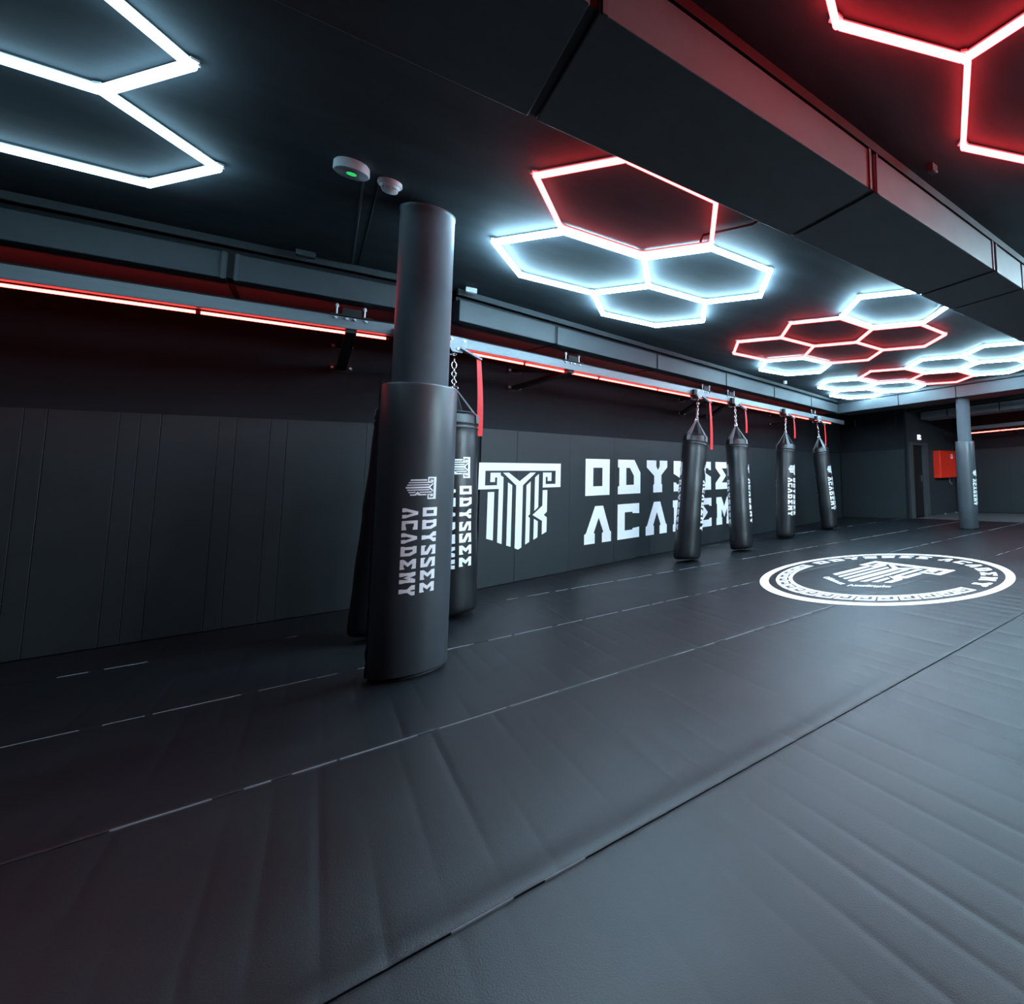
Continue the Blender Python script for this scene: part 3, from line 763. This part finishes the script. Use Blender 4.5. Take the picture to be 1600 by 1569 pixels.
# dark wall box high on the far wall
t = thing('wall_box', 'dark rectangular box high on the far wall left of the door', 'wall box', FW(1.92, 0.02, 2.6))
MB().box(1.80, 2.06, 0.0, 0.10, 2.60, 2.95, FW).build('casing', 'black', t, bevel=0.006)
MB().box(1.83, 2.03, 0.10, 0.106, 2.63, 2.92, FW).build('front_cover', 'plaster', t)
# small chrome bracket on the far wall in line with the rail
t = thing('wall_bracket', 'small chrome hook bracket high on the far wall beyond the bags', 'bracket', FW(0.62, 0.0, 2.9))
mb = MB(); mb.box(0.58, 0.66, 0.0, 0.012, 2.78, 2.99, FW); mb.build('back_plate', 'black', t)
mb = MB(); mb.tube([FW(0.60, 0.02, 2.80), FW(0.60, 0.05, 2.97), FW(0.66, 0.06, 2.98), FW(0.67, 0.06, 2.88)], 0.011, 8); mb.build('hook', 'chrome', t)

# ================================================================== FLOOR BADGE
BC = (4.873, 3.832)
badge = thing('floor_badge', 'large round white badge printed on the mats', 'floor marking', (BC[0], BC[1], 0.002))
ZP = 0.0022
def ring(r0, r1, name):
    n = 144; vs = []
    for z in (ZP, ZP + 0.0016):
        for r in (r0, r1): vs += [(BC[0] + r * math.cos(2 * PI * k / n), BC[1] + r * math.sin(2 * PI * k / n), z) for k in range(n)]
    fs = []
    for k in range(n):
        j = (k + 1) % n
        fs += [(2 * n + k, 2 * n + j, 3 * n + j, 3 * n + k), (k, n + k, n + j, j), (n + k, 3 * n + k, 3 * n + j, n + j), (k, j, 2 * n + j, 2 * n + k)]
    return MB().add(vs, fs).build(name, 'floor_print', badge)
ring(1.437, 1.543, 'outer_ring')
RI, RO = 1.150, 1.350
# key pattern
a_start, a_end, NC = 96.5, 262.5, 17
mb = MB()
def PFm(t, v, h):   # t in degrees clockwise position, v radial
    a = math.radians(t); r = v
    return Vector((BC[0] + r * math.cos(a), BC[1] + r * math.sin(a), ZP + h))
mb.poly2([[(a_start, RI), (a_end, RI), (a_end, RI + 0.045), (a_start, RI + 0.045)]], PFm, 0.0016, (1.5, 0))
cw = (a_end - a_start) / NC; dr = RO - RI
for k in range(NC):
    A = lambda x: a_end - (k + x) * cw
    Vv = lambda y: RI + dr * y
    pts = [(0.0, .2), (0.0, 1), (.90, 1), (.90, .33), (.36, .33), (.36, .62), (.56, .62), (.56, .48), (.74, .48), (.74, .80), (.18, .80), (.18, .2)]
    mb.poly2([[(A(x), Vv(y)) for x, y in pts]], PFm, 0.0016, (1.5, 0))
mb.poly2([[(a_start, RI), (a_start + 0.8, RI), (a_start + 0.8, RO), (a_start, RO)]], PFm, 0.0016)
mb.build('key_pattern', 'floor_print', badge)
# arc lettering, tops outwards, centred on +x
word = [('O', 84.5), ('D', 72.2), ('Y', 60.2), ('S', 47.8), ('S', 35.4), ('E', 23.0), ('E', 10.6), ('A', -6.7), ('C', -19.8), ('A', -32.6), ('D', -45.4), ('E', -58.4), ('M', -71.6), ('Y', -85.2)]
for ch, ac in word:
    mb = MB(); letter(mb, ch, -ac - 4.4, -ac + 4.4, 1.158, 1.348, lambda u, v, h: PFm(-u, v, h), 0.0016, (2.0, 0)); mb.build('letter', 'floor_print', badge)
# emblem in the middle: up = +x, its bar runs along y
sc = 1.22
EF = lambda u, v, h: Vector((BC[0] + (v - 1.540) * 1.09 + 0.632, BC[1] - (u - 0.528) * sc + 0.013, ZP + h))
mb = MB()
for l in EMBLEM: mb.poly2([l], EF, 0.0016)
mb.build('emblem', 'floor_print', badge)
def word_mesh(txt, p0, p1, size):
    cu_ = bpy.data.curves.new('word', 'FONT'); cu_.body = txt; cu_.size = size; cu_.extrude = 0.0008; cu_.resolution_u = 3; cu_.offset = 0.004
    o = bpy.data.objects.new('word', cu_); COL.objects.link(o)
    dg = bpy.context.evaluated_depsgraph_get(); me = bpy.data.meshes.new_from_object(o.evaluated_get(dg))
    bpy.data.objects.remove(o)
    xs = [v.co.x for v in me.vertices]; L = max(xs) - min(xs); x0 = min(xs)
    p0 = Vector(p0); p1 = Vector(p1); d = (p1 - p0); k = d.length / L; d.normalize(); up = Vector((-d.y, d.x))
    for v in me.vertices:
        q = p0 + d * (v.co.x - x0) * k + up * v.co.y * k
        v.co = (q.x, q.y, 0.002 + v.co.z)
    me.materials.append(M['floor_print'])
    o = bpy.data.objects.new('small_lettering', me); COL.objects.link(o); o.parent = badge
word_mesh('\u039f\u03b4\u03cd\u03c3\u03c3\u03b5\u03b9\u03b1', (-0.625, 0.475), (-0.790, 0.020), 0.11)
word_mesh('\u0391\u03ba\u03b1\u03b4\u03b7\u03bc\u03af\u03b1', (-0.805, -0.085), (-0.585, -0.530), 0.11)
